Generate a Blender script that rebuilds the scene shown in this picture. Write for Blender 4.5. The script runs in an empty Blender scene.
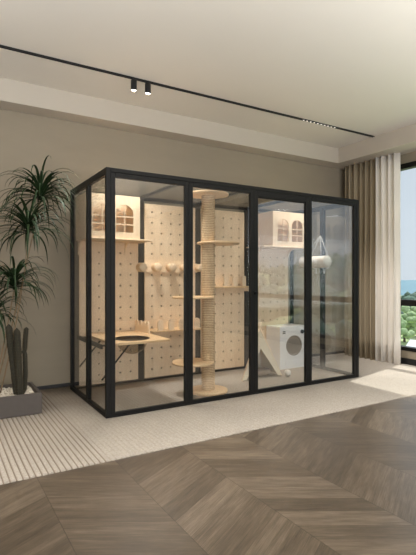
import bpy, bmesh, math, random
from mathutils import Vector, Matrix
random.seed(7)
S = bpy.context.scene
COL = S.collection
PI = math.pi

# ------------------------------------------------------------------ helpers
def lin(r, g, b):
    f = lambda c: (c/255/12.92) if c/255 <= .04045 else ((c/255+.055)/1.055)**2.4
    return (f(r), f(g), f(b), 1)

class MB:
    """collects simple shapes in world coordinates and links them as one mesh object"""
    def __init__(s): s.v, s.f, s.sm = [], [], []
    def add(s, vs, fs, smooth=False):
        o = len(s.v); s.v += [tuple(v) for v in vs]
        for f in fs: s.f.append([i+o for i in f]); s.sm.append(smooth)
        return s
    def box(s, x0, x1, y0, y1, z0, z1):
        v = [(x, y, z) for z in (z0, z1) for y in (y0, y1) for x in (x0, x1)]
        return s.add(v, [(0,2,3,1),(4,5,7,6),(0,1,5,4),(2,6,7,3),(0,4,6,2),(1,3,7,5)])
    def hull(s, bottom, top):
        n = len(bottom)
        return s.add(list(bottom)+list(top), [tuple(range(n))[::-1], tuple(range(n, 2*n))] + [(i, (i+1) % n, n+(i+1) % n, n+i) for i in range(n)])
    def tube(s, pts, r, n=10, caps=True):
        pts = [Vector(p) for p in pts]; m = len(pts)
        rr = r if isinstance(r, (list, tuple)) else [r]*m
        d0 = (pts[1]-pts[0]).normalized()
        up = Vector((0,0,1)) if abs(d0.z) < .9 else Vector((1,0,0))
        vs = []; nx = None
        for i, p in enumerate(pts):
            d = (pts[min(i+1, m-1)]-pts[max(i-1, 0)]).normalized()
            nx = (up - d*up.dot(d)).normalized() if nx is None else (nx - d*nx.dot(d)).normalized()
            ny = d.cross(nx)
            for k in range(n):
                a = 2*PI*k/n; vs.append(p + (nx*math.cos(a)+ny*math.sin(a))*rr[i])
        fs = [(i*n+k, i*n+(k+1) % n, (i+1)*n+(k+1) % n, (i+1)*n+k) for i in range(m-1) for k in range(n)]
        s.add(vs, fs, True)
        if caps:
            o = len(s.v)-m*n
            s.f.append([o+k for k in range(n)][::-1]); s.sm.append(False)
            s.f.append([o+(m-1)*n+k for k in range(n)]); s.sm.append(False)
        return s
    def lathe(s, c, prof, axis='Z', n=40, smooth=True):
        """prof: (radius, distance along the axis)"""
        vs = []
        for r, h in prof:
            for k in range(n):
                a = 2*PI*k/n; u, w = r*math.cos(a), r*math.sin(a)
                vs.append({'Z': (c[0]+u, c[1]+w, c[2]+h), 'Y': (c[0]+u, c[1]+h, c[2]+w), 'X': (c[0]+h, c[1]+u, c[2]+w)}[axis])
        m = len(prof)
        fs = [(i*n+k, i*n+(k+1) % n, (i+1)*n+(k+1) % n, (i+1)*n+k) for i in range(m-1) for k in range(n)]
        s.add(vs, fs, smooth); o = len(s.v)-m*n
        if prof[0][0] > 1e-5: s.f.append([o+k for k in range(n)]); s.sm.append(False)
        if prof[-1][0] > 1e-5: s.f.append([o+(m-1)*n+k for k in range(n)]); s.sm.append(False)
        return s
    def build(s, name, mat, parent=None, bevel=0, fix=True, loc=None):
        if parent is not None: org = wloc(parent)
        elif loc is not None: org = Vector(loc)
        else:
            lo = [min(v[i] for v in s.v) for i in range(3)]; hi = [max(v[i] for v in s.v) for i in range(3)]
            org = Vector(((lo[0]+hi[0])/2, (lo[1]+hi[1])/2, lo[2]))
        me = bpy.data.meshes.new(name)
        me.from_pydata([tuple(Vector(v)-org) for v in s.v], [], s.f)
        me.polygons.foreach_set('use_smooth', s.sm)
        if fix:
            bm = bmesh.new(); bm.from_mesh(me); bmesh.ops.recalc_face_normals(bm, faces=bm.faces); bm.to_mesh(me); bm.free()
        me.materials.append(mat); me.update()
        o = bpy.data.objects.new(name, me); COL.objects.link(o)
        if parent is not None: o.parent = parent
        else: o.location = org
        if bevel:
            b = o.modifiers.new('bevel', 'BEVEL'); b.width = bevel; b.segments = 2; b.limit_method = 'ANGLE'; b.angle_limit = math.radians(50)
        return o

def wloc(o):
    v = Vector((0,0,0))
    while o is not None: v = v + o.location; o = o.parent
    return v
def tag(o, label=None, cat=None, group=None, kind=None):
    if label: o['label'] = label
    if cat: o['category'] = cat
    if group: o['group'] = group
    if kind: o['kind'] = kind
    return o
def empty(name, loc, label, cat, group=None):
    o = bpy.data.objects.new(name, None); o.empty_display_size = .1; o.location = loc; COL.objects.link(o)
    return tag(o, label, cat, group)
def struct(o, label=None): return tag(o, label, kind='structure')
def plate(mb, outline, holes, t, mp, res=8):
    """flat board with holes: outline and holes are (u, w) loops; mp(u, w, d) -> world, d in 0..t"""
    cu = bpy.data.curves.new('plate', 'CURVE'); cu.dimensions = '2D'; cu.fill_mode = 'BOTH'; cu.extrude = t/2
    for lp in [outline]+holes:
        sp = cu.splines.new('POLY'); sp.points.add(len(lp)-1); sp.use_cyclic_u = True
        for p, q in zip(sp.points, lp): p.co = (q[0], q[1], 0, 1)
    ob = bpy.data.objects.new('plate', cu); COL.objects.link(ob)
    dg = bpy.context.evaluated_depsgraph_get()
    me = bpy.data.meshes.new_from_object(ob.evaluated_get(dg))
    bm = bmesh.new(); bm.from_mesh(me); bmesh.ops.remove_doubles(bm, verts=bm.verts, dist=1e-5); bm.to_mesh(me); bm.free()
    mb.add([mp(v.co.x, v.co.y, v.co.z+t/2) for v in me.vertices], [list(p.vertices) for p in me.polygons])
    bpy.data.objects.remove(ob); bpy.data.curves.remove(cu); bpy.data.meshes.remove(me)
    return mb
def circ(cx, cy, r, n=8): return [(cx+r*math.cos(2*PI*k/n), cy+r*math.sin(2*PI*k/n)) for k in range(n)]
def rect(x0, x1, y0, y1): return [(x0, y0), (x1, y0), (x1, y1), (x0, y1)]
def arch(x0, x1, y0, y1, n=10):
    r = (x1-x0)/2; c = (x0+x1)/2; h = min(r*.92, y1-y0)
    return [(x0, y0), (x1, y0)] + [(c+r*math.cos(PI*k/n), y1-h+h*math.sin(PI*k/n)) for k in range(n+1)]

# ------------------------------------------------------------------ materials
class N:
    def __init__(s, name):
        s.m = bpy.data.materials.new(name); s.m.use_nodes = True; s.t = s.m.node_tree
        s.b = s.t.nodes['Principled BSDF']; s.out = s.t.nodes['Material Output']
    def new(s, typ, **k):
        n = s.t.nodes.new('ShaderNode'+typ)
        for a, b in k.items(): setattr(n, a, b)
        return n
    def link(s, a, b): s.t.links.new(a, b)
    def math(s, op, a, b=None, c=None):
        n = s.new('Math', operation=op)
        for i, x in enumerate((a, b, c)):
            if x is None: continue
            if isinstance(x, (int, float)): n.inputs[i].default_value = x
            else: s.link(x, n.inputs[i])
        return n.outputs[0]
    def coord(s, scale=(1,1,1), space='Object'):
        tc = s.new('TexCoord'); mp = s.new('Mapping'); mp.inputs['Scale'].default_value = scale
        s.link(tc.outputs[space], mp.inputs[0]); return mp.outputs[0]
    def noise(s, vec, scale, detail=4, rough=.5):
        n = s.new('TexNoise'); n.inputs['Scale'].default_value = scale; n.inputs['Detail'].default_value = detail; n.inputs['Roughness'].default_value = rough
        s.link(vec, n.inputs['Vector']); return n.outputs['Fac']
    def ramp(s, fac, stops):
        r = s.new('ValToRGB'); e = r.color_ramp.elements
        while len(e) < len(stops): e.new(.5)
        for x, (p, c) in zip(e, stops): x.position = p; x.color = c
        s.link(fac, r.inputs[0]); return r.outputs[0]
    def bump(s, h, strength, dist=.01):
        b = s.new('Bump'); b.inputs['Strength'].default_value = strength; b.inputs['Distance'].default_value = dist
        s.link(h, b.inputs['Height']); s.link(b.outputs[0], s.b.inputs['Normal'])

def simple(name, c, rough=.5, metal=0, noise=0, scale=20, bump=0, spec=.5, stretch=(1,1,1)):
    m = N(name); m.b.inputs['Base Color'].default_value = c; m.b.inputs['Roughness'].default_value = rough; m.b.inputs['Metallic'].default_value = metal
    m.b.inputs['Specular IOR Level'].default_value = spec
    if noise or bump:
        f = m.noise(m.coord(stretch), scale)
        if noise:
            d = tuple(x*(1-noise) for x in c[:3])+(1,); l = tuple(min(1, x*(1+noise)) for x in c[:3])+(1,)
            m.link(m.ramp(f, [(.3, d), (.7, l)]), m.b.inputs['Base Color'])
        if bump: m.bump(f, bump)
    return m.m
def wood(name, c0, c1, rough=.45, stretch=(9, 9, 1.1)):
    m = N(name); v = m.coord(stretch)
    f = m.noise(v, 6, 6, .6); g = m.noise(v, 1.3, 2)
    h = m.math('ADD', m.math('MULTIPLY', f, .6), m.math('MULTIPLY', g, .4))
    m.link(m.ramp(h, [(.3, c0), (.7, c1)]), m.b.inputs['Base Color'])
    m.b.inputs['Roughness'].default_value = rough; m.bump(f, .05, .004); return m.m
def glass(name, tint, f0):
    """thin clear pane: reflection rising towards grazing angles, the rest passes straight through"""
    m = N(name); m.t.nodes.remove(m.b)
    ge = m.new('NewGeometry'); vm = m.new('VectorMath', operation='DOT_PRODUCT')
    m.link(ge.outputs['Normal'], vm.inputs[0]); m.link(ge.outputs['Incoming'], vm.inputs[1])
    x = m.math('SUBTRACT', 1, m.math('ABSOLUTE', vm.outputs['Value']))
    fr = m.math('ADD', m.math('MULTIPLY', m.math('POWER', x, 5), 1-f0), f0)
    tr = m.new('BsdfTransparent'); tr.inputs[0].default_value = tint
    gl = m.new('BsdfGlossy'); gl.inputs['Roughness'].default_value = 0.0
    mx = m.new('MixShader'); m.link(fr, mx.inputs[0]); m.link(tr.outputs[0], mx.inputs[1]); m.link(gl.outputs[0], mx.inputs[2])
    m.link(mx.outputs[0], m.out.inputs[0]); return m.m

def plaster(name, c, amp, bump=.12):
    m = N(name); v = m.coord((.5, .5, 1.6))
    f = m.noise(v, 2.2, 6, .62)
    d = tuple(x*(1-amp) for x in c[:3])+(1,); l = tuple(x*(1+amp) for x in c[:3])+(1,)
    m.link(m.ramp(f, [(.3, d), (.7, l)]), m.b.inputs['Base Color'])
    m.b.inputs['Roughness'].default_value = .75
    m.bump(m.noise(m.coord(), 45, 4), bump, .003); return m.m
def chevron():
    m = N('chevron_planks'); W, X0, SL, PW, V0 = .49, .525, .59, .157, 2.44
    tc = m.new('TexCoord'); sp = m.new('SeparateXYZ'); m.link(tc.outputs['Object'], sp.inputs[0])
    x = m.math('SUBTRACT', sp.outputs[0], X0); y = sp.outputs[1]
    u = m.math('DIVIDE', x, W); col = m.math('FLOOR', u); fu = m.math('FRACT', u)
    tri = m.math('PINGPONG', x, W)
    v = m.math('DIVIDE', m.math('SUBTRACT', m.math('ADD', y, m.math('MULTIPLY', tri, SL)), V0), PW)
    row = m.math('FLOOR', v); fv = m.math('FRACT', v)
    cb = m.new('CombineXYZ'); m.link(col, cb.inputs[0]); m.link(row, cb.inputs[1])
    wn = m.new('TexWhiteNoise', noise_dimensions='3D'); m.link(cb.outputs[0], wn.inputs['Vector'])
    rnd = wn.outputs['Value']
    g = m.new('CombineXYZ')
    m.link(m.math('ADD', m.math('MULTIPLY', tri, 1.6), m.math('MULTIPLY', rnd, 37)), g.inputs[0])
    m.link(m.math('ADD', m.math('MULTIPLY', v, 1.5), m.math('MULTIPLY', col, 3.7)), g.inputs[1])
    m.link(m.math('MULTIPLY', rnd, 11), g.inputs[2])
    f1 = m.noise(g.outputs[0], 2.6, 7, .68)
    g2 = m.new('VectorMath', operation='MULTIPLY'); m.link(g.outputs[0], g2.inputs[0]); g2.inputs[1].default_value = (1.3, 16, 1)
    f2 = m.noise(g2.outputs[0], 3.5, 5, .6)
    h = m.math('ADD', m.math('ADD', m.math('MULTIPLY', f1, .40), m.math('MULTIPLY', f2, .50)), m.math('MULTIPLY', rnd, .13))
    c = m.ramp(h, [(.30, lin(52, 44, 35)), (.51, lin(94, 82, 68)), (.68, lin(132, 118, 101))])
    def edge(fr, w): return m.math('LESS_THAN', m.math('MINIMUM', fr, m.math('SUBTRACT', 1, fr)), w)
    seam = m.math('MAXIMUM', edge(fu, .0042), m.math('MULTIPLY', edge(fv, .009), .55))
    mx = m.new('MixRGB'); m.link(m.math('MULTIPLY', seam, .6), mx.inputs[0]); m.link(c, mx.inputs[1]); mx.inputs[2].default_value = lin(45, 35, 27)
    m.link(mx.outputs[0], m.b.inputs['Base Color'])
    m.b.inputs['Roughness'].default_value = .33; m.b.inputs['Specular IOR Level'].default_value = .6
    m.bump(f2, .06, .004); return m.m
def fabric(name, c, rough=.9, trans=0, scale=260, noise=.08):
    m = N(name); f = m.noise(m.coord(), scale, 2)
    d = tuple(x*(1-noise) for x in c[:3])+(1,); l = tuple(min(1, x*(1+noise)) for x in c[:3])+(1,)
    rc = m.ramp(f, [(.3, d), (.7, l)]); m.link(rc, m.b.inputs['Base Color'])
    m.b.inputs['Roughness'].default_value = rough; m.b.inputs['Specular IOR Level'].default_value = .15; m.bump(f, .25, .002)
    if trans:
        t = m.new('BsdfTranslucent'); m.link(rc, t.inputs[0]); mx = m.new('MixShader'); mx.inputs[0].default_value = trans
        m.link(m.b.outputs[0], mx.inputs[1]); m.link(t.outputs[0], mx.inputs[2]); m.link(mx.outputs[0], m.out.inputs[0])
    return m.m
def emit(name, c, s):
    m = N(name); m.b.inputs['Base Color'].default_value = c; m.b.inputs['Emission Color'].default_value = c; m.b.inputs['Emission Strength'].default_value = s; return m.m
def sisal():
    m = N('sisal_rope'); v = m.coord(); sp = m.new('SeparateXYZ'); m.link(v, sp.inputs[0])
    f = m.noise(v, 90, 3); w = m.math('SINE', m.math('MULTIPLY', sp.outputs[2], 2*PI/.018))
    h = m.math('ADD', m.math('MULTIPLY', w, .25), f)
    m.link(m.ramp(h, [(.25, lin(178, 146, 108)), (.8, lin(226, 200, 163))]), m.b.inputs['Base Color'])
    m.b.inputs['Roughness'].default_value = .9; m.bump(h, .5, .006); return m.m
def rugmat():
    # cream pile with darker lines between the ribs of the coarse end, fine weave elsewhere
    m = N('wool_rug'); ge = m.new('NewGeometry'); sp = m.new('SeparateXYZ'); m.link(ge.outputs['Position'], sp.inputs[0])
    f = m.noise(ge.outputs['Position'], 75, 4, .7)
    t = m.math('ABSOLUTE', m.math('SINE', m.math('MULTIPLY', m.math('ADD', sp.outputs[0], 2.0), PI/.036)))
    g = m.math('SUBTRACT', 1, m.math('SMOOTH_MIN', m.math('MULTIPLY', t, 2.0), 1, .15))
    k = m.math('LESS_THAN', sp.outputs[0], .985)
    amt = m.math('MULTIPLY', g, m.math('ADD', m.math('MULTIPLY', k, .80), .10))
    pile = m.ramp(f, [(.3, lin(160, 151, 140)), (.7, lin(190, 181, 169))])
    mx = m.new('MixRGB'); m.link(amt, mx.inputs[0]); m.link(pile, mx.inputs[1]); mx.inputs[2].default_value = lin(116, 98, 80)
    m.link(mx.outputs[0], m.b.inputs['Base Color']); m.b.inputs['Roughness'].default_value = .95; m.b.inputs['Specular IOR Level'].default_value = .1
    m.bump(f, .35, .004); return m.m
def roofmat():
    m = N('ribbed_roof_sheet'); v = m.coord(); sp = m.new('SeparateXYZ'); m.link(v, sp.inputs[0])
    w = m.math('SINE', m.math('MULTIPLY', sp.outputs[1], 2*PI/.11))
    f = m.noise(m.coord((.6, 14, 1)), 3, 4)
    m.link(m.ramp(m.math('ADD', m.math('MULTIPLY', w, .18), f), [(.3, lin(92, 90, 86)), (.75, lin(138, 135, 130))]), m.b.inputs['Base Color'])
    m.b.inputs['Roughness'].default_value = .3
    t = m.new('BsdfTransparent'); t.inputs[0].default_value = (.95, .94, .92, 1)
    mx = m.new('MixShader'); mx.inputs[0].default_value = .82
    m.link(m.b.outputs[0], mx.inputs[1]); m.link(t.outputs[0], mx.inputs[2]); m.link(mx.outputs[0], m.out.inputs[0]); return m.m

M = dict(
    wall=plaster('taupe_plaster', lin(142, 131, 113), .06), ceil=plaster('ceiling_paint', lin(214, 208, 199), .012, .02),
    cornice=plaster('shade_toned_cornice', lin(184, 175, 162), .012, .02), grey=simple('reflection_grey_post', lin(66, 63, 59), .5, spec=.25),  # weaker light on cornice, glass reflection over back posts, put into these colours
    floor=chevron(), black=simple('black_aluminium', lin(21, 20, 18), .5, .0, spec=.22),
    darkgrey=simple('dark_skirting', lin(34, 32, 31), .5), glass=glass('clear_glass', (.98, .985, .98, 1), .06), fglass=glass('reflective_front_glass', (.98, .985, .98, 1), .125), wglass=glass('window_glass', (.93, .95, .96, 1), .04),
    birch=wood('birch_board', lin(236, 207, 172), lin(250, 229, 199)), birchf=wood('birch_table', lin(220, 183, 138), lin(240, 208, 165), stretch=(1.5, 9, 9)),
    sisal=sisal(), roof=roofmat(),
    rug=rugmat(),
    cur_b=fabric('taupe_curtain_cloth', lin(160, 145, 121), .85, .08, 300, .05), cur_c=fabric('cream_curtain_cloth', lin(240, 234, 226), .85, .26, 300, .04),
    tent=fabric('cream_canvas', lin(232, 220, 196), .9, .15), cushion=fabric('grey_cushion_cloth', lin(150, 135, 118)),
    white=simple('white_plastic', lin(246, 245, 243), .3), gasket=simple('grey_rubber', lin(150, 140, 128), .5), dark=simple('black_plastic', lin(22, 22, 24), .35),
    inner=simple('beige_drum', lin(128, 112, 96), .6),
    planter=simple('grey_planter', lin(78, 71, 66), .6, noise=.04, scale=30), pebble=simple('white_pebbles', lin(214, 205, 190), .7, noise=.15, scale=40),
    leaf=simple('green_leaf', lin(36, 54, 29), .6, noise=.3, scale=9, spec=.25), stem=simple('pale_stem', lin(132, 112, 86), .8, noise=.2, scale=30),
    cactus=simple('dark_cactus', lin(42, 39, 27), .85, noise=.25, scale=60), spine=simple('tan_spines', lin(92, 78, 52), .8),
    plush=fabric('white_plush', lin(232, 226, 216), 1, 0, 90, .12), cord=simple('white_cord', lin(220, 218, 212), .7),
    lamp=emit('lamp_lens', (1, .93, .84, 1), 6), led=emit('led_cell', (1, .95, .88, 1), 1.5),
    bowl=glass('smoky_bowl', (.72, .68, .62, 1), .06),
    concrete=simple('facade', lin(170, 165, 158), .8),
    field=simple('meadow', lin(168, 182, 130), .95, noise=.25, scale=.05), forest=simple('forest_canopy', lin(70, 96, 82), .95, noise=.35, scale=.2),
    hill=simple('hazed_far_hill', lin(94, 128, 142), .95, noise=.1, scale=.02), road=simple('pale_road', lin(196, 192, 184), .9),  # distance haze is put into the base colour of the hills
    tree=simple('tree_crown', lin(138, 160, 116), .95, noise=.3, scale=.6), trunk=simple('tree_trunk', lin(80, 64, 50), .9),
    hwall=simple('house_wall', lin(120, 150, 200), .8), hroof=simple('house_roof', lin(236, 238, 242), .6), pane=simple('house_pane', lin(70, 80, 95), .2),
)
# ------------------------------------------------------------------ room shell
XR, YB, ZC, ZS = 5.636, 5.08, 3.172, 2.941      # window wall, back wall, ceiling, soffit
XL, YF = -3.2, -4.6
fl = struct(MB().box(XL-.2, XR+.3, YF-.2, YB+.2, -.2, 0).build('floor', M['floor'], loc=(0,0,0)), 'dark oak chevron plank floor')
struct(MB().box(XL-.2, XR+.3, YF-.2, YB+.2, ZC, ZC+.2).build('ceiling', M['ceil'], loc=(0,0,ZC)))
struct(MB().box(XL-.2, XR+.3, YB, YB+.2, 0, ZC).build('wall_back', M['wall'], loc=(0,YB,0)))
struct(MB().box(XL-.2, XL, YF, YB, 0, ZC).build('wall_left', M['wall'], loc=(XL,0,0)))
# wall behind the photographer: opening added for the rear fill lamp, between two piers
struct(MB().box(XL, -2.6, YF-.2, YF, 0, ZC).box(3.0, XR, YF-.2, YF, 0, ZC).box(-2.6, 3.0, YF-.2, YF, 2.75, ZC).box(-2.6, 3.0, YF-.2, YF, 0, .1).build('wall_front', M['wall'], loc=(0,YF,0)))
WY0, WY1, WZ0, WZ1 = -.55, 4.85, .19, 2.81       # window opening in the right wall
struct(MB().box(XR, XR+.2, YF, WY0, 0, ZC).box(XR, XR+.2, WY1, YB, 0, ZC).box(XR, XR+.2, WY0, WY1, 0, WZ0).box(XR, XR+.2, WY0, WY1, WZ1, ZC).build('wall_right', M['wall'], loc=(XR,0,0)))
# dropped cornice along the back and window walls, with a small shadow step under its face
tr = MB().box(XL, XR, 4.844, YB, ZS, ZC).box(5.233, XR, YF, 4.844, ZS, ZC)
struct(tr.build('trim_1', M['cornice'], loc=(0,4.9,ZS), bevel=.004), 'dropped ceiling cornice')
tr = MB().box(XL, 5.219, 4.830, 4.844, ZS, ZS+.036).box(5.219, 5.233, YF, 4.844, ZS, ZS+.036)
struct(tr.build('trim_2', M['cornice'], loc=(0,4.84,ZS)), 'thin lip under the cornice face')
struct(MB().box(XL, XR-.012, YB-.012, YB, 0, .045).build('baseboard_back', M['darkgrey'], loc=(0,YB,0)))
struct(MB().box(XR-.012, XR, YF, YB, 0, .085).build('baseboard_right', M['darkgrey'], loc=(XR,0,0)))
w = MB()
w.box(XR-.01, XR+.1, WY0, WY1, WZ1-.07, WZ1).box(XR-.01, XR+.1, WY0, WY1, WZ0, WZ0+.05).box(XR-.01, XR+.1, WY0, WY0+.2, WZ0, WZ1).box(XR-.01, XR+.1, WY1-.07, WY1, WZ0, WZ1)
win = struct(w.build('window_1', M['black'], loc=(XR,2,WZ0), bevel=.003), 'tall black framed window')
MB().box(XR, XR+.09, WY0+.2, WY1-.07, .815, .9).build('transom', M['black'], win)
MB().box(XR+.04, XR+.048, WY0+.2, WY1-.07, .9, WZ1-.07).build('pane', M['wglass'], win)
MB().box(XR+.04, XR+.048, WY0+.2, WY1-.07, WZ0+.05, .815).build('pane', M['wglass'], win)

# ------------------------------------------------------------------ rug, ribs running away from the window strip's long edge
def rug():
    X0, X1, Yf, Yb, P = -2.0, 5.60, 2.872, YB-.014, .036
    mb = MB(); n = int((X1-X0)/P); xs = []
    for i in range(n):
        for k in range(8):
            t = k/8; x = X0+(i+t)*P
            a = .0085 if x < .985 else .0022
            xs.append((x, .0035+a*abs(math.sin(PI*t))**.4 + (0 if x < .985 else .004), abs(math.sin(PI*t))**.6))
    vs = []; m = len(xs)
    for x, z, b in xs:
        yf = Yf-.006*b+.003
        vs += [(x, yf, 0.0005), (x, yf, z*.6), (x, yf+.004, z), (x, Yb, z), (x, Yb, 0.0005)]
    fs = [(i*5+k, (i+1)*5+k, (i+1)*5+k+1, i*5+k+1) for i in range(m-1) for k in range(4)]
    mb.add(vs, fs, True)
    return tag(mb.build('rug', M['rug'], loc=((X0+X1)/2, 4, 0)), 'beige wool rug with ribbed left end along the back wall', 'rug')
rug()
RZ = .0105                                       # top of the rug under the furniture

# ------------------------------------------------------------------ cat enclosure
EX0, EX1, EY0, EY1, EH = 1.241, 4.373, 3.725, 4.919, 2.146
enc = empty('cat_enclosure', ((EX0+EX1)/2, (EY0+EY1)/2, RZ), 'large black framed glass cat room standing on the beige rug', 'cat enclosure')
T = .039
for x in (EX0, EX1-T):
    for y in (EY0, EY1-T): MB().box(x, x+T, y, y+T, RZ, EH).build('corner_post', M['black'], enc, .003)
for y in (EY0, EY1-T):
    MB().box(EX0+T, EX1-T, y, y+T, 2.108, EH).build('top_beam', M['black'], enc, .003)
    MB().box(EX0+T, EX1-T, y, y+T, RZ, .022).build('bottom_beam', M['black'], enc, .002)
for x in (EX0, EX1-T):
    MB().box(x, x+T, EY0+T, EY1-T, 2.088, EH).build('top_beam', M['black'], enc, .003)
    MB().box(x, x+T, EY0+T, EY1-T, RZ, .045).build('bottom_beam', M['black'], enc, .003)
    ym = 4.302
    MB().box(x, x+T, ym-.032, ym+.032, .045, 2.088).build('side_post', M['black'], enc, .003)
    for a, b in ((EY0+T, ym-.032), (ym+.032, EY1-T)):
        MB().box(x+.016, x+.022, a, b, .045, 2.088).build('side_pane', M['glass'], enc)
bx = [1.28, 2.042, 2.80, 3.565, 4.334]
for i in range(4):
    x0, x1 = bx[i]+.0015, bx[i+1]-.0015
    w_, tr_ = (.041, .04) if i != 2 else (.047, .062)
    f = MB()
    f.box(x0, x0+w_, EY0+.002, EY0+.036, .022, 2.107).box(x1-w_, x1, EY0+.002, EY0+.036, .022, 2.107)
    f.box(x0+w_, x1-w_, EY0+.002, EY0+.036, 2.107-tr_, 2.107).box(x0+w_, x1-w_, EY0+.002, EY0+.036, .022, .05)
    p = f.build('glass_door' if i == 2 else 'front_panel', M['black'], enc, .003)
    if i == 2:
        g = MB().box(x0+w_, x0+w_+.012, EY0+.012, EY0+.03, .05, 2.107-tr_).box(x0+w_, x1-w_, EY0+.012, EY0+.03, 2.107-tr_-.014, 2.107-tr_)
        g.build('door_stop', M['black'], p)
        MB().lathe((x0+.012, EY0+.002, 1.05), [(.013, 0), (.013, -.02), (.017, -.022), (.017, -.034)], 'Y', 16).box(x0-.01, x0+.03, EY0-.034, EY0-.022, 1.043, 1.057).build('handle', M['black'], p)
    MB().box(x0+w_, x1-w_, EY0+.018, EY0+.024, .05, 2.107-tr_).build('pane', M['fglass'], p)
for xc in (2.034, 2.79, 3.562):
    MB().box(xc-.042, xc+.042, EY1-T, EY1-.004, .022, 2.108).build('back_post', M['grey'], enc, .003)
for xc in (2.034, 2.79, 3.562):
    MB().box(xc-.02, xc+.02, EY0+T, EY1-T, 2.112, 2.142).build('roof_bar', M['black'], enc, .003)
for a, b in ((EX0+T, 2.014), (2.054, 2.77), (2.81, 3.542), (3.582, EX1-T)):
    MB().box(a, b, EY0+T, EY1-T, 2.122, 2.128).build('roof_sheet', M['roof'], enc)

# pegboard panels with drilled holes, fixed inside the back frame
PZ0, PZ1, PY = .045, 2.068, 4.855
PX = [(1.322, 1.994), (2.074, 2.746), (2.831, 3.487), (3.602, 4.246)]
plabels = ['perforated birch board at the left end, under the left little house', 'perforated birch board behind the horizontal bar of round pegs',
           'perforated birch board behind the rope-wrapped cat tree', 'perforated birch board behind the white appliance, under the right little house']
for (a, b), lb in zip(PX, plabels):
    hs = []; nx = 5; sx = .122; ox = ((b-a)-sx*(nx-1))/2
    nz = 16; oz = ((PZ1-PZ0)-sx*(nz-1))/2
    for i in range(nx):
        for k in range(nz): hs.append(circ(a+ox+i*sx, PZ0+oz+k*sx, .0116, 10))
    mb = plate(MB(), rect(a, b, PZ0, PZ1), hs, .016, lambda u, w, d: (u, PY+d, w))
    tag(mb.build('pegboard', M['birch'], loc=((a+b)/2, PY, PZ0), fix=False), lb, 'pegboard', 'perforated boards on the back of the cat room')

# little cat houses with arched windows
def cat_house(x0, x1, yf, label, sx0, sx1):
    z0, z1, yb, t = 1.615, 2.062, PY-.001, .016
    r = empty('cat_house', ((x0+x1)/2, (yf+yb)/2, z0), label, 'cat house', 'wall cat houses')
    b = MB().box(x0, x0+t, yf+t, yb, z0, z1).box(x1-t, x1, yf+t, yb, z0, z1).box(x0+t, x1-t, yb-.008, yb, z0, z1-t).box(x0+t, x1-t, yf+t, yb-.07, z1-t, z1)
    b.build('body', M['birch'], r)
    ws = [(x0+.075, x0+.265), (x0+.315, x0+.505)]
    holes = [arch(a, c, 1.68, 1.968) for a, c in ws]
    fr = plate(MB(), rect(x0, x1, z0, z1), holes, t, lambda u, w, d: (u, yf+d, w)).build('arched_front', M['birch'], r, fix=False)
    for a, c in ws:
        m = MB().box((a+c)/2-.005, (a+c)/2+.005, yf+.004, yf+.012, 1.68, 1.968)
        for z in (1.762, 1.843): m.box(a, c, yf+.003, yf+.013, z-.005, z+.005)
        m.build('window_bars', M['birch'], fr)
    MB().box(sx0, sx1, yf-.02, yb, z0-.016, z0-.0005).build('base_shelf', M['birch'], r, .004)
    # curved bracket below the shelf
    for bxp in (x0+.02, x1-.036) :
        pr = [(yb, z0-.016)] + [(yb-.13*(1-math.sin(PI/2*k/8)), z0-.016-.15*(1-math.cos(PI/2*k/8))) for k in range(9)]
        lo = [(bxp, y, z) for y, z in pr]; hi = [(bxp+.016, y, z) for y, z in pr]
        MB().hull(lo, hi).build('bracket', M['birch'], r)
cat_house(1.285, 1.865, 4.49, 'small birch cat house with arched windows, at the left end', 1.285, 2.01)
cat_house(3.682, 4.262, 4.50, 'small birch cat house with arched windows, above the white appliance', 3.52, 4.262)

# climbing bar with round pegs
r = empty('peg_bar', (2.39, PY, 1.27), 'horizontal birch bar with round step pegs on the pegboard', 'climbing bar')
z = 1.327; bar = [(2.745+.055*math.cos(a), z+.055*math.sin(a)) for a in [-PI/2+PI*k/12 for k in range(13)]] + [(2.02+.055*math.cos(a), z+.055*math.sin(a)) for a in [PI/2+PI*k/12 for k in range(13)]]
plate(MB(), bar, [], .02, lambda u, w, d: (u, PY-.021+d, w)).build('backing_bar', M['birch'], r, fix=False)
for x in (2.0, 2.185, 2.37, 2.555, 2.76):
    MB().lathe((x+.01, PY-.021, z), [(.047, 0), (.047, -.10), (.043, -.106), (.0, -.106)], 'Y', 28).build('peg', M['birch'], r)

# shelves with upright boards
def fence_shelf(x0, x1, y0, z, pick, h, label):
    r = empty('picket_shelf', ((x0+x1)/2, y0, z), label, 'shelf', 'birch shelves with upright boards')
    MB().box(x0, x1, y0, PY-.001, z, z+.018).build('board', M['birchf'], r, .003)
    MB().box(x0, x1, PY-.02, PY-.001, z-.05, z).build('cleat', M['birch'], r)
    for x, w_ in pick:
        plate(MB(), arch(x-w_/2, x+w_/2, z+.018, z+.018+h, 8), [], .016, lambda u, w, d: (u, y0+.012+d, w)).build('upright_board', M['birch'], r, fix=False)
fence_shelf(2.07, 2.71, 4.60, .595, [(2.165, .065), (2.30, .065), (2.43, .065), (2.635, .075)], .125, 'low birch shelf with upright boards, behind the cat tree foot')
fence_shelf(2.90, 3.66, 4.70, 1.082, [(3.112, .06), (3.245, .06), (3.385, .06)], .135, 'higher birch shelf with round-topped upright boards, right of the cat tree')

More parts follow.
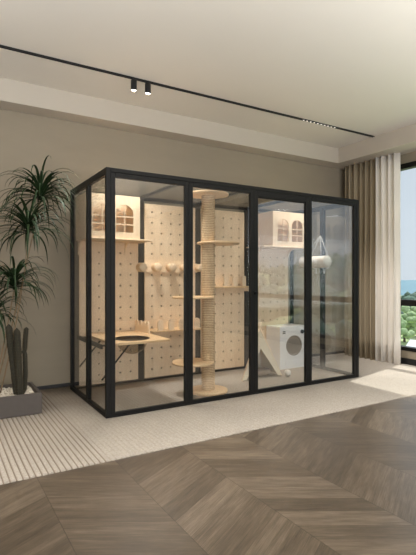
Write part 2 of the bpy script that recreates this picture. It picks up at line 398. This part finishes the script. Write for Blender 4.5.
# rope column cat tree
cx, cy = 2.455, 4.065
r = empty('cat_tree', (cx, cy, RZ), 'tall rope-wrapped cat tree with round platforms, floor to roof', 'cat tree')
def disc(x, y, z, R, t=.022): return MB().lathe((x, y, z), [(0, 0), (R-.004, 0), (R, .004), (R, t-.004), (R-.004, t), (0, t)], 'Z', 48)
disc(cx, cy, RZ, .205, .028).build('base', M['birchf'], r)
disc(cx, cy, 2.068, .215).build('top_plate', M['birchf'], r)
pr = []; zz = RZ+.028
while zz < 2.066: pr += [(.0685, zz), (.0712, zz+.0045), (.0712, zz+.0135)]; zz += .018
pr.append((.0685, 2.068))
MB().lathe((cx, cy, 0), pr, 'Z', 28).build('rope_column', M['sisal'], r)
for x, y, z, R in ((2.275, 4.065, .325, .218), (2.275, 4.065, .995, .218), (2.58, 4.065, 1.562, .228)): disc(x, y, z, R, .02).build('platform', M['birchf'], r)

# fold-down table with a bowl sunk in its round opening
tx0, tx1, ty0, ty1, tz = 1.38, 1.965, 3.935, 4.835, .59
r = empty('folding_table', ((tx0+tx1)/2, (ty0+ty1)/2, tz), 'fold-down birch table with a round hole, at the left glass', 'table')
hc = (1.655, 4.185)
plate(MB(), [(tx0, ty0), (tx1-.02, ty0), (tx1, ty0+.02), (tx1, ty1), (tx0, ty1)], [circ(hc[0], hc[1], .165, 36)], .02, lambda u, w, d: (u, w, tz+d)).build('tabletop', M['birchf'], r, fix=False)
MB().box(1.2815, 1.297, 3.99, 4.80, tz-.03, tz+.01).box(1.297, tx0, 4.02, 4.06, tz-.012, tz).box(1.297, tx0+.05, 4.70, 4.74, tz-.012, tz).build('wall_rail', M['black'], r)
for y in (4.005, 4.74): MB().tube([(1.292, y, .275), (1.56, y, tz-.004)], .008, 8).build('strut', M['black'], r)
fe = []
for k in range(4):
    a = 4.445+k*.098; b = a+.098
    fe += [(a+.012, .685)] + [((a+b)/2-.037*math.cos(PI*j/8), .70+.034*math.sin(PI*j/8)) for j in range(9)] + [(b-.012, .685)]
fe = [(4.445, tz+.02)] + [(p[0], p[1]) for p in fe] + [(4.837, tz+.02)]
plate(MB(), fe, [], .016, lambda u, w, d: (tx1-.017+d, u, w)).build('scalloped_rail', M['birch'], r, fix=False)
bw = empty('sunken_bowl', (hc[0], hc[1], tz-.14), 'smoky see-through bowl hanging in the table hole', 'bowl')
MB().lathe((hc[0], hc[1], tz+.02), [(.158, 0), (.172, .001), (.172, .007), (.158, .008), (.154, .004), (.158, 0)], 'Z', 40).build('rim', M['dark'], bw)
MB().lathe((hc[0], hc[1], tz+.02), [(.156*math.cos(PI/2*k/10), -.15*math.sin(PI/2*k/10)) for k in range(10)]+[(0, -.15)], 'Z', 40).build('shell', M['bowl'], bw)

# white drum-door litter machine
lx0, lx1, ly0, ly1, lz0, lz1 = 3.842, 4.292, 4.552, 4.838, RZ, .566
r = empty('litter_box', ((lx0+lx1)/2, (ly0+ly1)/2, lz0), 'white front-loading washing-machine style litter box under the right house', 'litter box')
plate(MB(), rect(lx0, lx1, lz0, lz1), [circ((lx0+lx1)/2+.01, .312, .128, 40)], .02, lambda u, w, d: (u, ly0+d, w)).build('front', M['white'], r, fix=False)
MB().box(lx0, lx0+.012, ly0+.0205, ly1, lz0, lz1).box(lx1-.012, lx1, ly0+.0205, ly1, lz0, lz1).box(lx0+.012, lx1-.012, ly0+.0205, ly1, lz1-.012, lz1).box(lx0+.012, lx1-.012, ly1-.012, ly1, lz0, lz1-.012).box(lx0+.012, lx1-.012, ly0+.0205, ly1-.012, lz0, lz0+.012).build('body', M['white'], r, .003)
dc = ((lx0+lx1)/2+.01, ly0, .312)
ring = MB().lathe(dc, [(.128, .0), (.134, -.004), (.134, -.012), (.124, -.014), (.118, -.004), (.118, .02)], 'Y', 44).build('door_ring', M['gasket'], r)
MB().lathe(dc, [(.118, .02), (.124, .10), (.118, .2), (0, .2)], 'Y', 40).build('drum', M['inner'], r)
MB().lathe((lx1-.072, ly0-.0005, .487), [(.026, 0), (.026, -.014), (.022, -.017), (0, -.017)], 'Y', 26).build('dial', M['dark'], r)
MB().box(lx0+.045, lx0+.09, ly0-.004, ly0-.0005, .495, .507).box(lx0+.045, lx0+.09, ly0-.004, ly0-.0005, .474, .486).build('button_pad', M['dark'], r)
MB().box(lx0+.09, lx1-.035, ly0-.005, ly0-.0005, .045, .115).build('lower_flap', M['white'], r, .004)
for x in (lx0+.04, lx1-.04): MB().lathe((x, ly0+.1, RZ+.0005), [(.014, 0), (.014, .004)], 'Z', 12)

# play tent
A = Vector((3.375, 4.38, .60)); FL, FR = Vector((3.022, 4.25, RZ)), Vector((3.622, 4.262, RZ)); BL, BR = Vector((3.33, 4.63, RZ)), Vector((3.61, 4.63, RZ))
r = empty('play_tent', (3.33, 4.45, RZ), 'cream canvas pet tent with open front beside the white litter box', 'tent')
for p in (FL, FR, BL, BR):
    d = (A-p); e = p + d*1.11
    MB().tube([p+Vector((0,0,.004)), e], .0085, 8).build('pole', M['birch'], r)
def sheet(tris, name):
    o = MB().add([v for t in tris for v in t], [tuple(range(3*i, 3*i+3)) for i in range(len(tris))]).build(name, M['tent'], r, fix=False)
    s = o.modifiers.new('thick', 'SOLIDIFY'); s.thickness = .006; s.offset = 0; return o
up = Vector((0, -.005, .012))
At = A+Vector((0, 0, -.01))
ap = FL.lerp(FR, .5); op = ap.lerp(At, .60)                       # top of the opening
sheet([(FL+up, FL.lerp(FR, .10)+up, op), (FL+up, op, At)], 'front_flap'); sheet([(FR+up, op, FR.lerp(FL, .10)+up), (FR+up, At, op)], 'front_flap')
sheet([(FL+up, At, BL+up)], 'side_panel'); sheet([(FR+up, BR+up, At)], 'side_panel'); sheet([(BL+up, At, BR+up)], 'back_panel')
# rounded cushion inside
cu = MB(); pr = []
n = 24
for j in range(9):
    t = -1+2*j/8; q = (1-t**4)**.5
    pr.append([(3.40+(.15*q)*abs(math.cos(2*PI*k/n))**.6*(1 if math.cos(2*PI*k/n) >= 0 else -1), 4.43+(.10*q)*abs(math.sin(2*PI*k/n))**.6*(1 if math.sin(2*PI*k/n) >= 0 else -1), RZ+.045+.045*t) for k in range(n)])
cu.add([v for rr_ in pr for v in rr_], [(j*n+k, j*n+(k+1) % n, (j+1)*n+(k+1) % n, (j+1)*n+k) for j in range(8) for k in range(n)], True)
tag(cu.build('cushion', M['cushion'], loc=(3.40, 4.43, RZ)), 'grey brown cushion lying inside the cream tent', 'cushion')
# plush ball
def blob(c, R, amp, seed, sub=3):
    bm = bmesh.new(); bmesh.ops.create_icosphere(bm, subdivisions=sub, radius=1); rnd = random.Random(seed)
    for v in bm.verts: v.co *= 1+rnd.uniform(-amp, amp)
    vs = [(c[0]+v.co.x*R[0], c[1]+v.co.y*R[1], c[2]+v.co.z*R[2]) for v in bm.verts]; fs = [[v.index for v in f.verts] for f in bm.faces]; bm.free(); return vs, fs
b = MB(); vs, fs = blob((3.665, 4.20, RZ+.041), (.04, .04, .04), .05, 3); b.add(vs, fs, True)
tag(b.build('plush_ball', M['plush']), 'small fluffy white ball by the right tent leg', 'cat toy')

# tunnel hammock hanging at the right glass
hx, hz, hy0, hy1 = 4.232, 1.412, 4.10, 4.55
r = empty('hanging_tunnel', (hx, (hy0+hy1)/2, hz-.08), 'white round cat tunnel hung by cords at the right glass', 'cat hammock')
MB().lathe((hx, hy0, hz), [(.068, .004), (.075, 0), (.078, .006), (.076, .02), (.076, hy1-hy0-.02), (.078, hy1-hy0-.006), (.075, hy1-hy0), (.068, hy1-hy0-.004), (.068, .004)], 'Y', 32).build('tunnel', M['plush'], r)
MB().lathe((hx, hy0+.006, hz), [(.069, 0), (.06, -.012), (.03, -.02), (0, -.022)], 'Y', 28).build('end_cap', M['plush'], r)
for y in (hy0+.03, hy1-.03):
    MB().tube([(hx-.076, y, hz), (4.312, 4.30, 1.76)], .003, 6).build('cord', M['cord'], r)
    MB().tube([(hx+.074, y, hz), (4.312, 4.30, 1.76)], .003, 6).build('cord', M['cord'], r)
MB().lathe((4.312, 4.30, 1.76), [(.02, .018), (.02, .004), (.012, -.004), (0, -.004)], 'X', 16).build('hook', M['dark'], r)
for y in (4.16, 4.30, 4.44): MB().tube([(hx, y, hz-.076), (hx, y, hz-.12), (hx+.004, y, hz-.15)], [.003, .006, .009], 8).build('tassel', M['cord'], r)

# ------------------------------------------------------------------ planter group
px0, px1, py0, py1, pz = -.30, .806, 4.165, 4.664, .194
r = empty('planter', ((px0+px1)/2, (py0+py1)/2, RZ), 'long grey planter box standing on the ribbed end of the rug', 'planter')
t = .028
b = MB(); b.box(px0, px1, py0, py0+t, RZ+.003, pz).box(px0, px1, py1-t, py1, RZ+.003, pz).box(px0, px0+t, py0+t, py1-t, RZ+.003, pz).box(px1-t, px1, py0+t, py1-t, RZ+.003, pz).box(px0+t, px1-t, py0+t, py1-t, RZ+.003, .02)
b.build('box', M['planter'], r, .003)
g = MB(); rnd = random.Random(5)
g.box(px0+t+.002, px1-t-.002, py0+t+.002, py1-t-.002, .1, .155)
for k in range(760):
    x, y = rnd.uniform(px0+t+.015, px1-t-.015), rnd.uniform(py0+t+.015, py1-t-.015); s = rnd.uniform(.010, .017)
    vs, fs = blob((x, y, .157+rnd.uniform(0, .012)), (s*rnd.uniform(.8, 1.3), s*rnd.uniform(.8, 1.3), s*.8), .12, k, 1); g.add(vs, fs, True)
tag(g.build('pebble_bed', M['pebble'], loc=((px0+px1)/2, (py0+py1)/2, .1)), 'white pebbles filling the grey planter', 'pebbles', kind='stuff')

def leaf(mb, base, az, tilt, L, droop, w_, rnd):
    p = Vector(base); el = tilt; n = 9; pts = [p.copy()]; step = L/n
    for i in range(n):
        p = p + Vector((math.cos(az)*math.cos(el), math.sin(az)*math.cos(el), math.sin(el)))*step; pts.append(p.copy())
        el -= droop*(.35+1.3*i/n)/n; el = max(el, -1.35)
    if L > .12 and any(q.x > 1.2 or q.y > YB-.02 or (.52 < q.x < .77 and q.y < 4.43 and q.z < .85) for q in pts): return leaf(mb, base, az, tilt, L*.9, droop, w_, rnd)
    sd = Vector((-math.sin(az), math.cos(az), 0)); vs = []
    for i, q in enumerate(pts):
        t_ = i/n; ww = w_*(.55+1.2*t_ if t_ < .35 else .97*(1-t_)**.75*1.36+.02)
        d = (pts[min(i+1, n)]-pts[max(i-1, 0)]).normalized(); nn = sd.cross(d)
        vs += [q-sd*ww*.5+nn*ww*.16, q, q+sd*ww*.5+nn*ww*.16]
    fs = []
    for i in range(n): fs += [(3*i, 3*i+1, 3*i+4, 3*i+3), (3*i+1, 3*i+2, 3*i+5, 3*i+4)]
    mb.add(vs, fs, True)
dr = empty('dracaena', (.47, 4.45, .16), 'tall dracaena with arching green leaf tufts on thin stems in the planter', 'plant')
def tuft(x, y, z, n, L, foot, mid, seed):
    rnd = random.Random(seed); mb = MB()
    for i in range(n):
        f = i/n; az = i*2.39996+rnd.uniform(-.3, .3)
        tilt = 1.2-1.15*f+rnd.uniform(-.2, .2)
        leaf(mb, (x+rnd.uniform(-.008, .008), y+rnd.uniform(-.008, .008), z+.075*(1-f)), az, tilt, L*rnd.uniform(.75, 1.15), rnd.uniform(2.6, 3.5)-.8*f, .026*rnd.uniform(.8, 1.2), rnd)
    mb.tube([(x, y, z-.01), (x, y, z+.05), (x, y, z+.10)], [.013, .018, .006], 8)
    o = mb.build('leaf_tuft', M['leaf'], dr, fix=False)
    F, Md, E = Vector(foot), Vector(mid), Vector((x, y, z))
    pts = [F*(1-k/10)**2 + Md*2*(k/10)*(1-k/10) + E*(k/10)**2 for k in range(11)]
    MB().tube(pts, [.0075-.0035*k/10 for k in range(11)], 8).build('stem', M['stem'], dr)
tuft(.862, 4.52, 1.955, 84, .52, (.46, 4.47, .17), (.70, 4.56, 1.1), 1)
tuft(.742, 4.47, 1.625, 84, .52, (.50, 4.44, .17), (.70, 4.45, 1.0), 2)
tuft(.625, 4.50, 1.105, 78, .49, (.44, 4.42, .17), (.56, 4.5, .7), 3)
tuft(.46, 4.56, .84, 66, .43, (.41, 4.45, .17), (.44, 4.42, .5), 4)

# cactus: ribbed upright stems
r = empty('cactus', (.63, 4.36, .16), 'dark ribbed column cactus with side arm in the grey planter', 'cactus')
def ribbed(path, R, name):
    pts = [Vector(p) for p in path]; n = 32; m = 26; vs = []
    def at(t):
        q = t*(len(pts)-1); i = min(int(q), len(pts)-2); return pts[i].lerp(pts[i+1], q-i)
    for j in range(m+1):
        t = j/m; c = at(t); q = R*(.82+.18*min(1, t*6))
        if t > .9: q *= math.sqrt(max(0, 1-((t-.9)/.1)**2))
        for k in range(n): 
            a = 2*PI*k/n; rr_ = q*(1+.09*math.cos(8*a))*(1+.05*math.cos(j*2.1)); vs.append((c.x+rr_*math.cos(a), c.y+rr_*math.sin(a), c.z))
    mb = MB().add(vs, [(j*n+k, j*n+(k+1) % n, (j+1)*n+(k+1) % n, (j+1)*n+k) for j in range(m) for k in range(n)], True)
    o = mb.build(name, M['cactus'], r)
    sp = MB(); rnd = random.Random(int(R*1e4))
    for j in range(2, m-1):
        c = at(j/m)
        for k in range(8):
            a = 2*PI*k/8; d = Vector((math.cos(a), math.sin(a), .3)); p = Vector((c.x, c.y, c.z))+Vector((math.cos(a), math.sin(a), 0))*R*1.06
            for e in (-.5, .5):
                dd = Vector((math.cos(a+e), math.sin(a+e), rnd.uniform(-.3, .5)))*.010; u = Vector((0, 0, .0012)); sp.add([p-u, p+u, p+dd], [(0, 1, 2)])
    tag(sp.build('spines', M['spine'], o, fix=False), kind='stuff')
ribbed([(.620, 4.305, .14), (.596, 4.305, .4), (.570, 4.31, .6), (.553, 4.315, .80)], .027, 'trunk')
ribbed([(.640, 4.262, .14), (.628, 4.262, .45), (.612, 4.262, .768)], .0265, 'trunk')
ribbed([(.650, 4.30, .15), (.682, 4.30, .21), (.690, 4.30, .36), (.685, 4.30, .565)], .0185, 'arm')
ribbed([(.684, 4.30, .55), (.688, 4.30, .64), (.698, 4.30, .765)], .0185, 'arm')
MB().tube([(.632, 4.275, .54), (.662, 4.29, .545), (.685, 4.30, .56)], .013, 10).build('joint', M['cactus'], r)

# ------------------------------------------------------------------ curtains
def curtain(name, mat, y0, y1, x, amp, folds, label, seed):
    rnd = random.Random(seed); n = folds*14; m = 10; vs = []
    ph = [rnd.uniform(.7, 1.25) for _ in range(folds+1)]
    for j in range(m+1):
        z = .012+(ZS-.014)*j/m; k_ = 1+.10*(1-j/m)
        for i in range(n+1):
            u = i/n; q = u*folds; a = amp*ph[int(min(q, folds-1e-6))]*k_
            vs.append((x+a*math.cos(2*PI*q), y0+(y1-y0)*u+.014*math.sin(4*PI*q)+.002*math.sin(2*z+q), z))
    mb = MB().add(vs, [(j*(n+1)+i, j*(n+1)+i+1, (j+1)*(n+1)+i+1, (j+1)*(n+1)+i) for j in range(m) for i in range(n)], True)
    o = mb.build(name, mat, loc=(x, (y0+y1)/2, .012), fix=False)
    s = o.modifiers.new('thick', 'SOLIDIFY'); s.thickness = .004
    return tag(o, label, 'curtain', 'window curtains')
curtain('curtain', M['cur_b'], 4.955, 4.375, 5.505, .072, 6, 'taupe curtain with deep folds in the back corner', 1)
curtain('curtain', M['cur_c'], 4.36, 3.985, 5.48, .05, 4, 'cream curtain nearest the window glass', 2)

# ------------------------------------------------------------------ ceiling fittings
tag(MB().box(-1.2, 5.21, 4.168, 4.198, ZC-.006, ZC-.0005).box(-1.2, 5.21, 4.168, 4.172, ZC-.014, ZC-.006).box(-1.2, 5.21, 4.194, 4.198, ZC-.014, ZC-.006).build('light_track', M['dark']), 'long black magnetic light track along the ceiling', 'light track')
for x, lb in ((1.672, 'black cylinder spotlight on the track, the left one of the pair'), (1.822, 'black cylinder spotlight on the track, the right one of the pair')):
    r = empty('spotlight', (x, 4.183, 3.05), lb, 'spotlight', 'track spotlights')
    MB().lathe((x, 4.183, 3.045), [(.026, .004), (.029, 0), (.030, .004), (.030, .098), (.027, .1015), (0, .1015)], 'Z', 28).build('body', M['dark'], r)
    MB().lathe((x, 4.183, 3.046), [(0, .003), (.0255, .003)], 'Z', 24).build('lens', M['lamp'], r)
r = empty('grille_light', (4.18, 4.183, ZC-.012), 'linear grille light with ten small cells set in the track', 'light')
MB().box(3.88, 4.47, 4.173, 4.193, ZC-.011, ZC-.0065).build('housing', M['dark'], r)
for k in range(10): MB().lathe((3.91+k*.06, 4.183, ZC-.0135), [(.009, .0), (.011, .0022), (.011, .0025)], 'Z', 14).build('cell', M['led'], r)

# ------------------------------------------------------------------ outside: land far below the tower
def hgt(x, y):
    d = math.hypot(x, y); az = math.degrees(math.atan2(x, y))
    z = -36+2.0*math.sin(x*.011+1)*math.cos(y*.013)
    k = max(0, min(1, (az-90)/25)); 
    z += k*min(1, max(0, (d-180)/320))*(46+9*math.sin(az*.35)+5*math.sin(d*.02+az*.2))
    return z
def terrain():
    vs, fs = [], []; na, nd = 64, 46
    for j in range(nd+1):
        d = 30*(2400/30)**(j/nd)
        for i in range(na+1):
            az = math.radians(18+150*i/na); x, y = d*math.sin(az), d*math.cos(az); vs.append((x, y, hgt(x, y)))
    for j in range(nd):
        for i in range(na): fs.append((j*(na+1)+i, j*(na+1)+i+1, (j+1)*(na+1)+i+1, (j+1)*(na+1)+i))
    return struct(MB().add(vs, fs, True).build('ground', M['field'], loc=(0,0,-36)), 'green land far below the window')
terrain()
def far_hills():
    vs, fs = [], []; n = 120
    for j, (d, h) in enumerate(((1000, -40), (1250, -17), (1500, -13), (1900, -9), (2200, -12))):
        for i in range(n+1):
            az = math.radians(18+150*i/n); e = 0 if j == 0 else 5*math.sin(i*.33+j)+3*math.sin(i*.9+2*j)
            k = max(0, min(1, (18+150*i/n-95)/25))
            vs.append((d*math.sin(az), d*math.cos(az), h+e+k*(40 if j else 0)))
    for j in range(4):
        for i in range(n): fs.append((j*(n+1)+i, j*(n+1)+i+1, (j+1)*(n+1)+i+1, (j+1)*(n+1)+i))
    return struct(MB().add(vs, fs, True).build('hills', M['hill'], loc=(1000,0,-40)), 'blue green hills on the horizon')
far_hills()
def forest():
    rnd = random.Random(11); mb = MB()
    for k in range(1500):
        az = math.radians(rnd.uniform(40, 150)); d = 345*(1050/345)**rnd.random() if math.degrees(az) < 95 else rnd.uniform(150, 700)
        x, y = d*math.sin(az), d*math.cos(az); s = rnd.uniform(5, 10)
        vs, fs = blob((x, y, hgt(x, y)+s*.6), (s, s, s*.95), .16, k, 1); mb.add(vs, fs, True)
    tag(mb.build('forest', M['forest'], loc=(500,0,-36), fix=False), 'dark green woodland far below beyond the window', 'forest', kind='stuff')
forest()
def tree(az, d, s, label):
    a = math.radians(az); x, y = d*math.sin(a), d*math.cos(a); z = hgt(x, y)
    r = empty('tree', (x, y, z), label, 'tree', 'trees outside the window')
    MB().tube([(x, y, z-.5), (x, y, z+s)], [.09*s, .05*s], 8).build('trunk', M['trunk'], r)
    mb = MB(); rnd = random.Random(int(az*10+d))
    for k in range(34):
        vs, fs = blob((x+rnd.uniform(-.75, .75)*s, y+rnd.uniform(-.75, .75)*s, z+s*rnd.uniform(.7, 2.0)), (s*.3, s*.3, s*.24), .22, k+int(az), 2); mb.add(vs, fs, True)
    mb.build('crown', M['tree'], r, fix=False)
tree(54.6, 285, 8, 'round light green tree outside, nearest the curtain'); tree(56.3, 312, 9, 'round light green tree outside, behind the blue house'); tree(53.6, 262, 8, 'smaller green tree outside, right behind the curtain edge')
def house(az, d, w_, l_, h, label):
    a = math.radians(az); x, y = d*math.sin(a), d*math.cos(a); z = hgt(x, y)-.3
    r = empty('house', (x, y, z), label, 'house')
    MB().box(x-w_/2, x+w_/2, y-l_/2, y+l_/2, z, z+h).build('walls', M['hwall'], r)
    MB().hull([(x-w_/2-.5, y-l_/2-.5, z+h), (x+w_/2+.5, y-l_/2-.5, z+h), (x+w_/2+.5, y+l_/2+.5, z+h), (x-w_/2-.5, y+l_/2+.5, z+h)], [(x-.1, y-l_/2-.5, z+h+3.4), (x+.1, y-l_/2-.5, z+h+3.4), (x+.1, y+l_/2+.5, z+h+3.4), (x-.1, y+l_/2+.5, z+h+3.4)]).build('roof', M['hroof'], r)
    for k in (-1, 0, 1):
        MB().box(x-w_/2-.08, x-w_/2-.01, y+k*l_*.28-.7, y+k*l_*.28+.7, z+1.6, z+3.1).build('window', M['pane'], r)
house(56.2, 238, 7, 9, 4.4, 'blue house with white roof below the window, by the lower frame')

# ------------------------------------------------------------------ light
wd = bpy.data.worlds.new('sky'); S.world = wd; wd.use_nodes = True; nt = wd.node_tree
bg = nt.nodes['Background']; sk = nt.nodes.new('ShaderNodeTexSky'); sk.sky_type = 'HOSEK_WILKIE'; sk.turbidity = 5
SD = Vector((1, .25, 1.61)).normalized(); sk.sun_direction = SD
mx = nt.nodes.new('ShaderNodeMixRGB'); mx.inputs[0].default_value = .85; mx.inputs[2].default_value = (.68, .74, .80, 1)
# bright veil of cloud overhead, paler band near the horizon
tcw = nt.nodes.new('ShaderNodeTexCoord'); spw = nt.nodes.new('ShaderNodeSeparateXYZ'); mr = nt.nodes.new('ShaderNodeMapRange'); mr.interpolation_type = 'SMOOTHSTEP'
nt.links.new(tcw.outputs['Generated'], spw.inputs[0]); nt.links.new(spw.outputs[2], mr.inputs[0])
for k, v in zip((1, 2, 3, 4), (.2, .6, 1.08, 1.75)): mr.inputs[k].default_value = v
nt.links.new(sk.outputs[0], mx.inputs[1]); nt.links.new(mx.outputs[0], bg.inputs[0]); nt.links.new(mr.outputs[0], bg.inputs[1])
def lamp(name, typ, loc, rot, energy, color, **k):
    l = bpy.data.lights.new(name, typ); l.energy = energy; l.color = color
    for a, b in k.items(): setattr(l, a, b)
    o = bpy.data.objects.new(name, l); o.location = loc; o.rotation_euler = rot; COL.objects.link(o); return o
sun = lamp('sun', 'SUN', (20, 5, 30), (0,0,0), 4.6, (1, .95, .87), angle=math.radians(.6))
sun.rotation_euler = (-SD).to_track_quat('-Z', 'Y').to_euler()
# added area lamp behind the photographer, unseen fill for the whole room
lamp('rear_fill', 'AREA', (.2, YF+.05, 1.45), (PI/2, 0, PI), 235, (.95, .975, 1), shape='RECTANGLE', size=5.4, size_y=2.5).rotation_euler = (PI/2+math.radians(12), 0, 0)
# added unseen fill lamps, aimed up to brighten the ceiling
for x, y, e in ((-1.9, 2.0, 80), (-.3, .5, 100), (2.8, .4, 62), (4.6, 1.2, 22)):
    lamp('ceiling_fill', 'AREA', (x, y, 1.5), (PI, 0, 0), e, (.97, .985, 1), shape='DISK', size=.7)
# rows of weak fill lamps added under the unseen part of the ceiling
for x in (-1.6, .6, 2.8):
    for y in (-2.6, -.4, 1.8):
        lamp('overhead_fill', 'AREA', (x, y, ZC-.01), (0, 0, 0), 6, (1, .97, .93), shape='DISK', size=.5)
for x in (1.672, 1.822, 4.18): lamp('spot_beam', 'SPOT', (x, 4.183, 3.04), (0, 0, 0), 250 if x > 3 else 165, (1, .97, .94), spot_size=math.radians(92), spot_blend=.7, shadow_soft_size=.25)

# ------------------------------------------------------------------ camera
cd = bpy.data.cameras.new('camera'); cam = bpy.data.objects.new('camera', cd); COL.objects.link(cam); S.camera = cam
cam.location = (0, 0, 1.2); cam.rotation_euler = (PI/2, 0, -math.radians(31.108))
cd.sensor_fit = 'HORIZONTAL'; cd.sensor_width = 36; cd.lens = 36*452.07/416; cd.shift_y = .876/416; cd.clip_end = 6000; cd.clip_start = .05
S.view_settings.view_transform = 'Standard'; S.view_settings.look = 'None'; S.view_settings.gamma = 1; S.view_settings.exposure = .22
S.view_settings.use_curve_mapping = False
cy_ = S.cycles; cy_.max_bounces = 12; cy_.diffuse_bounces = 5; cy_.glossy_bounces = 5; cy_.transparent_max_bounces = 40; cy_.use_denoising = True
cy_.sample_clamp_indirect = 8; cy_.caustics_reflective = False; cy_.caustics_refractive = False
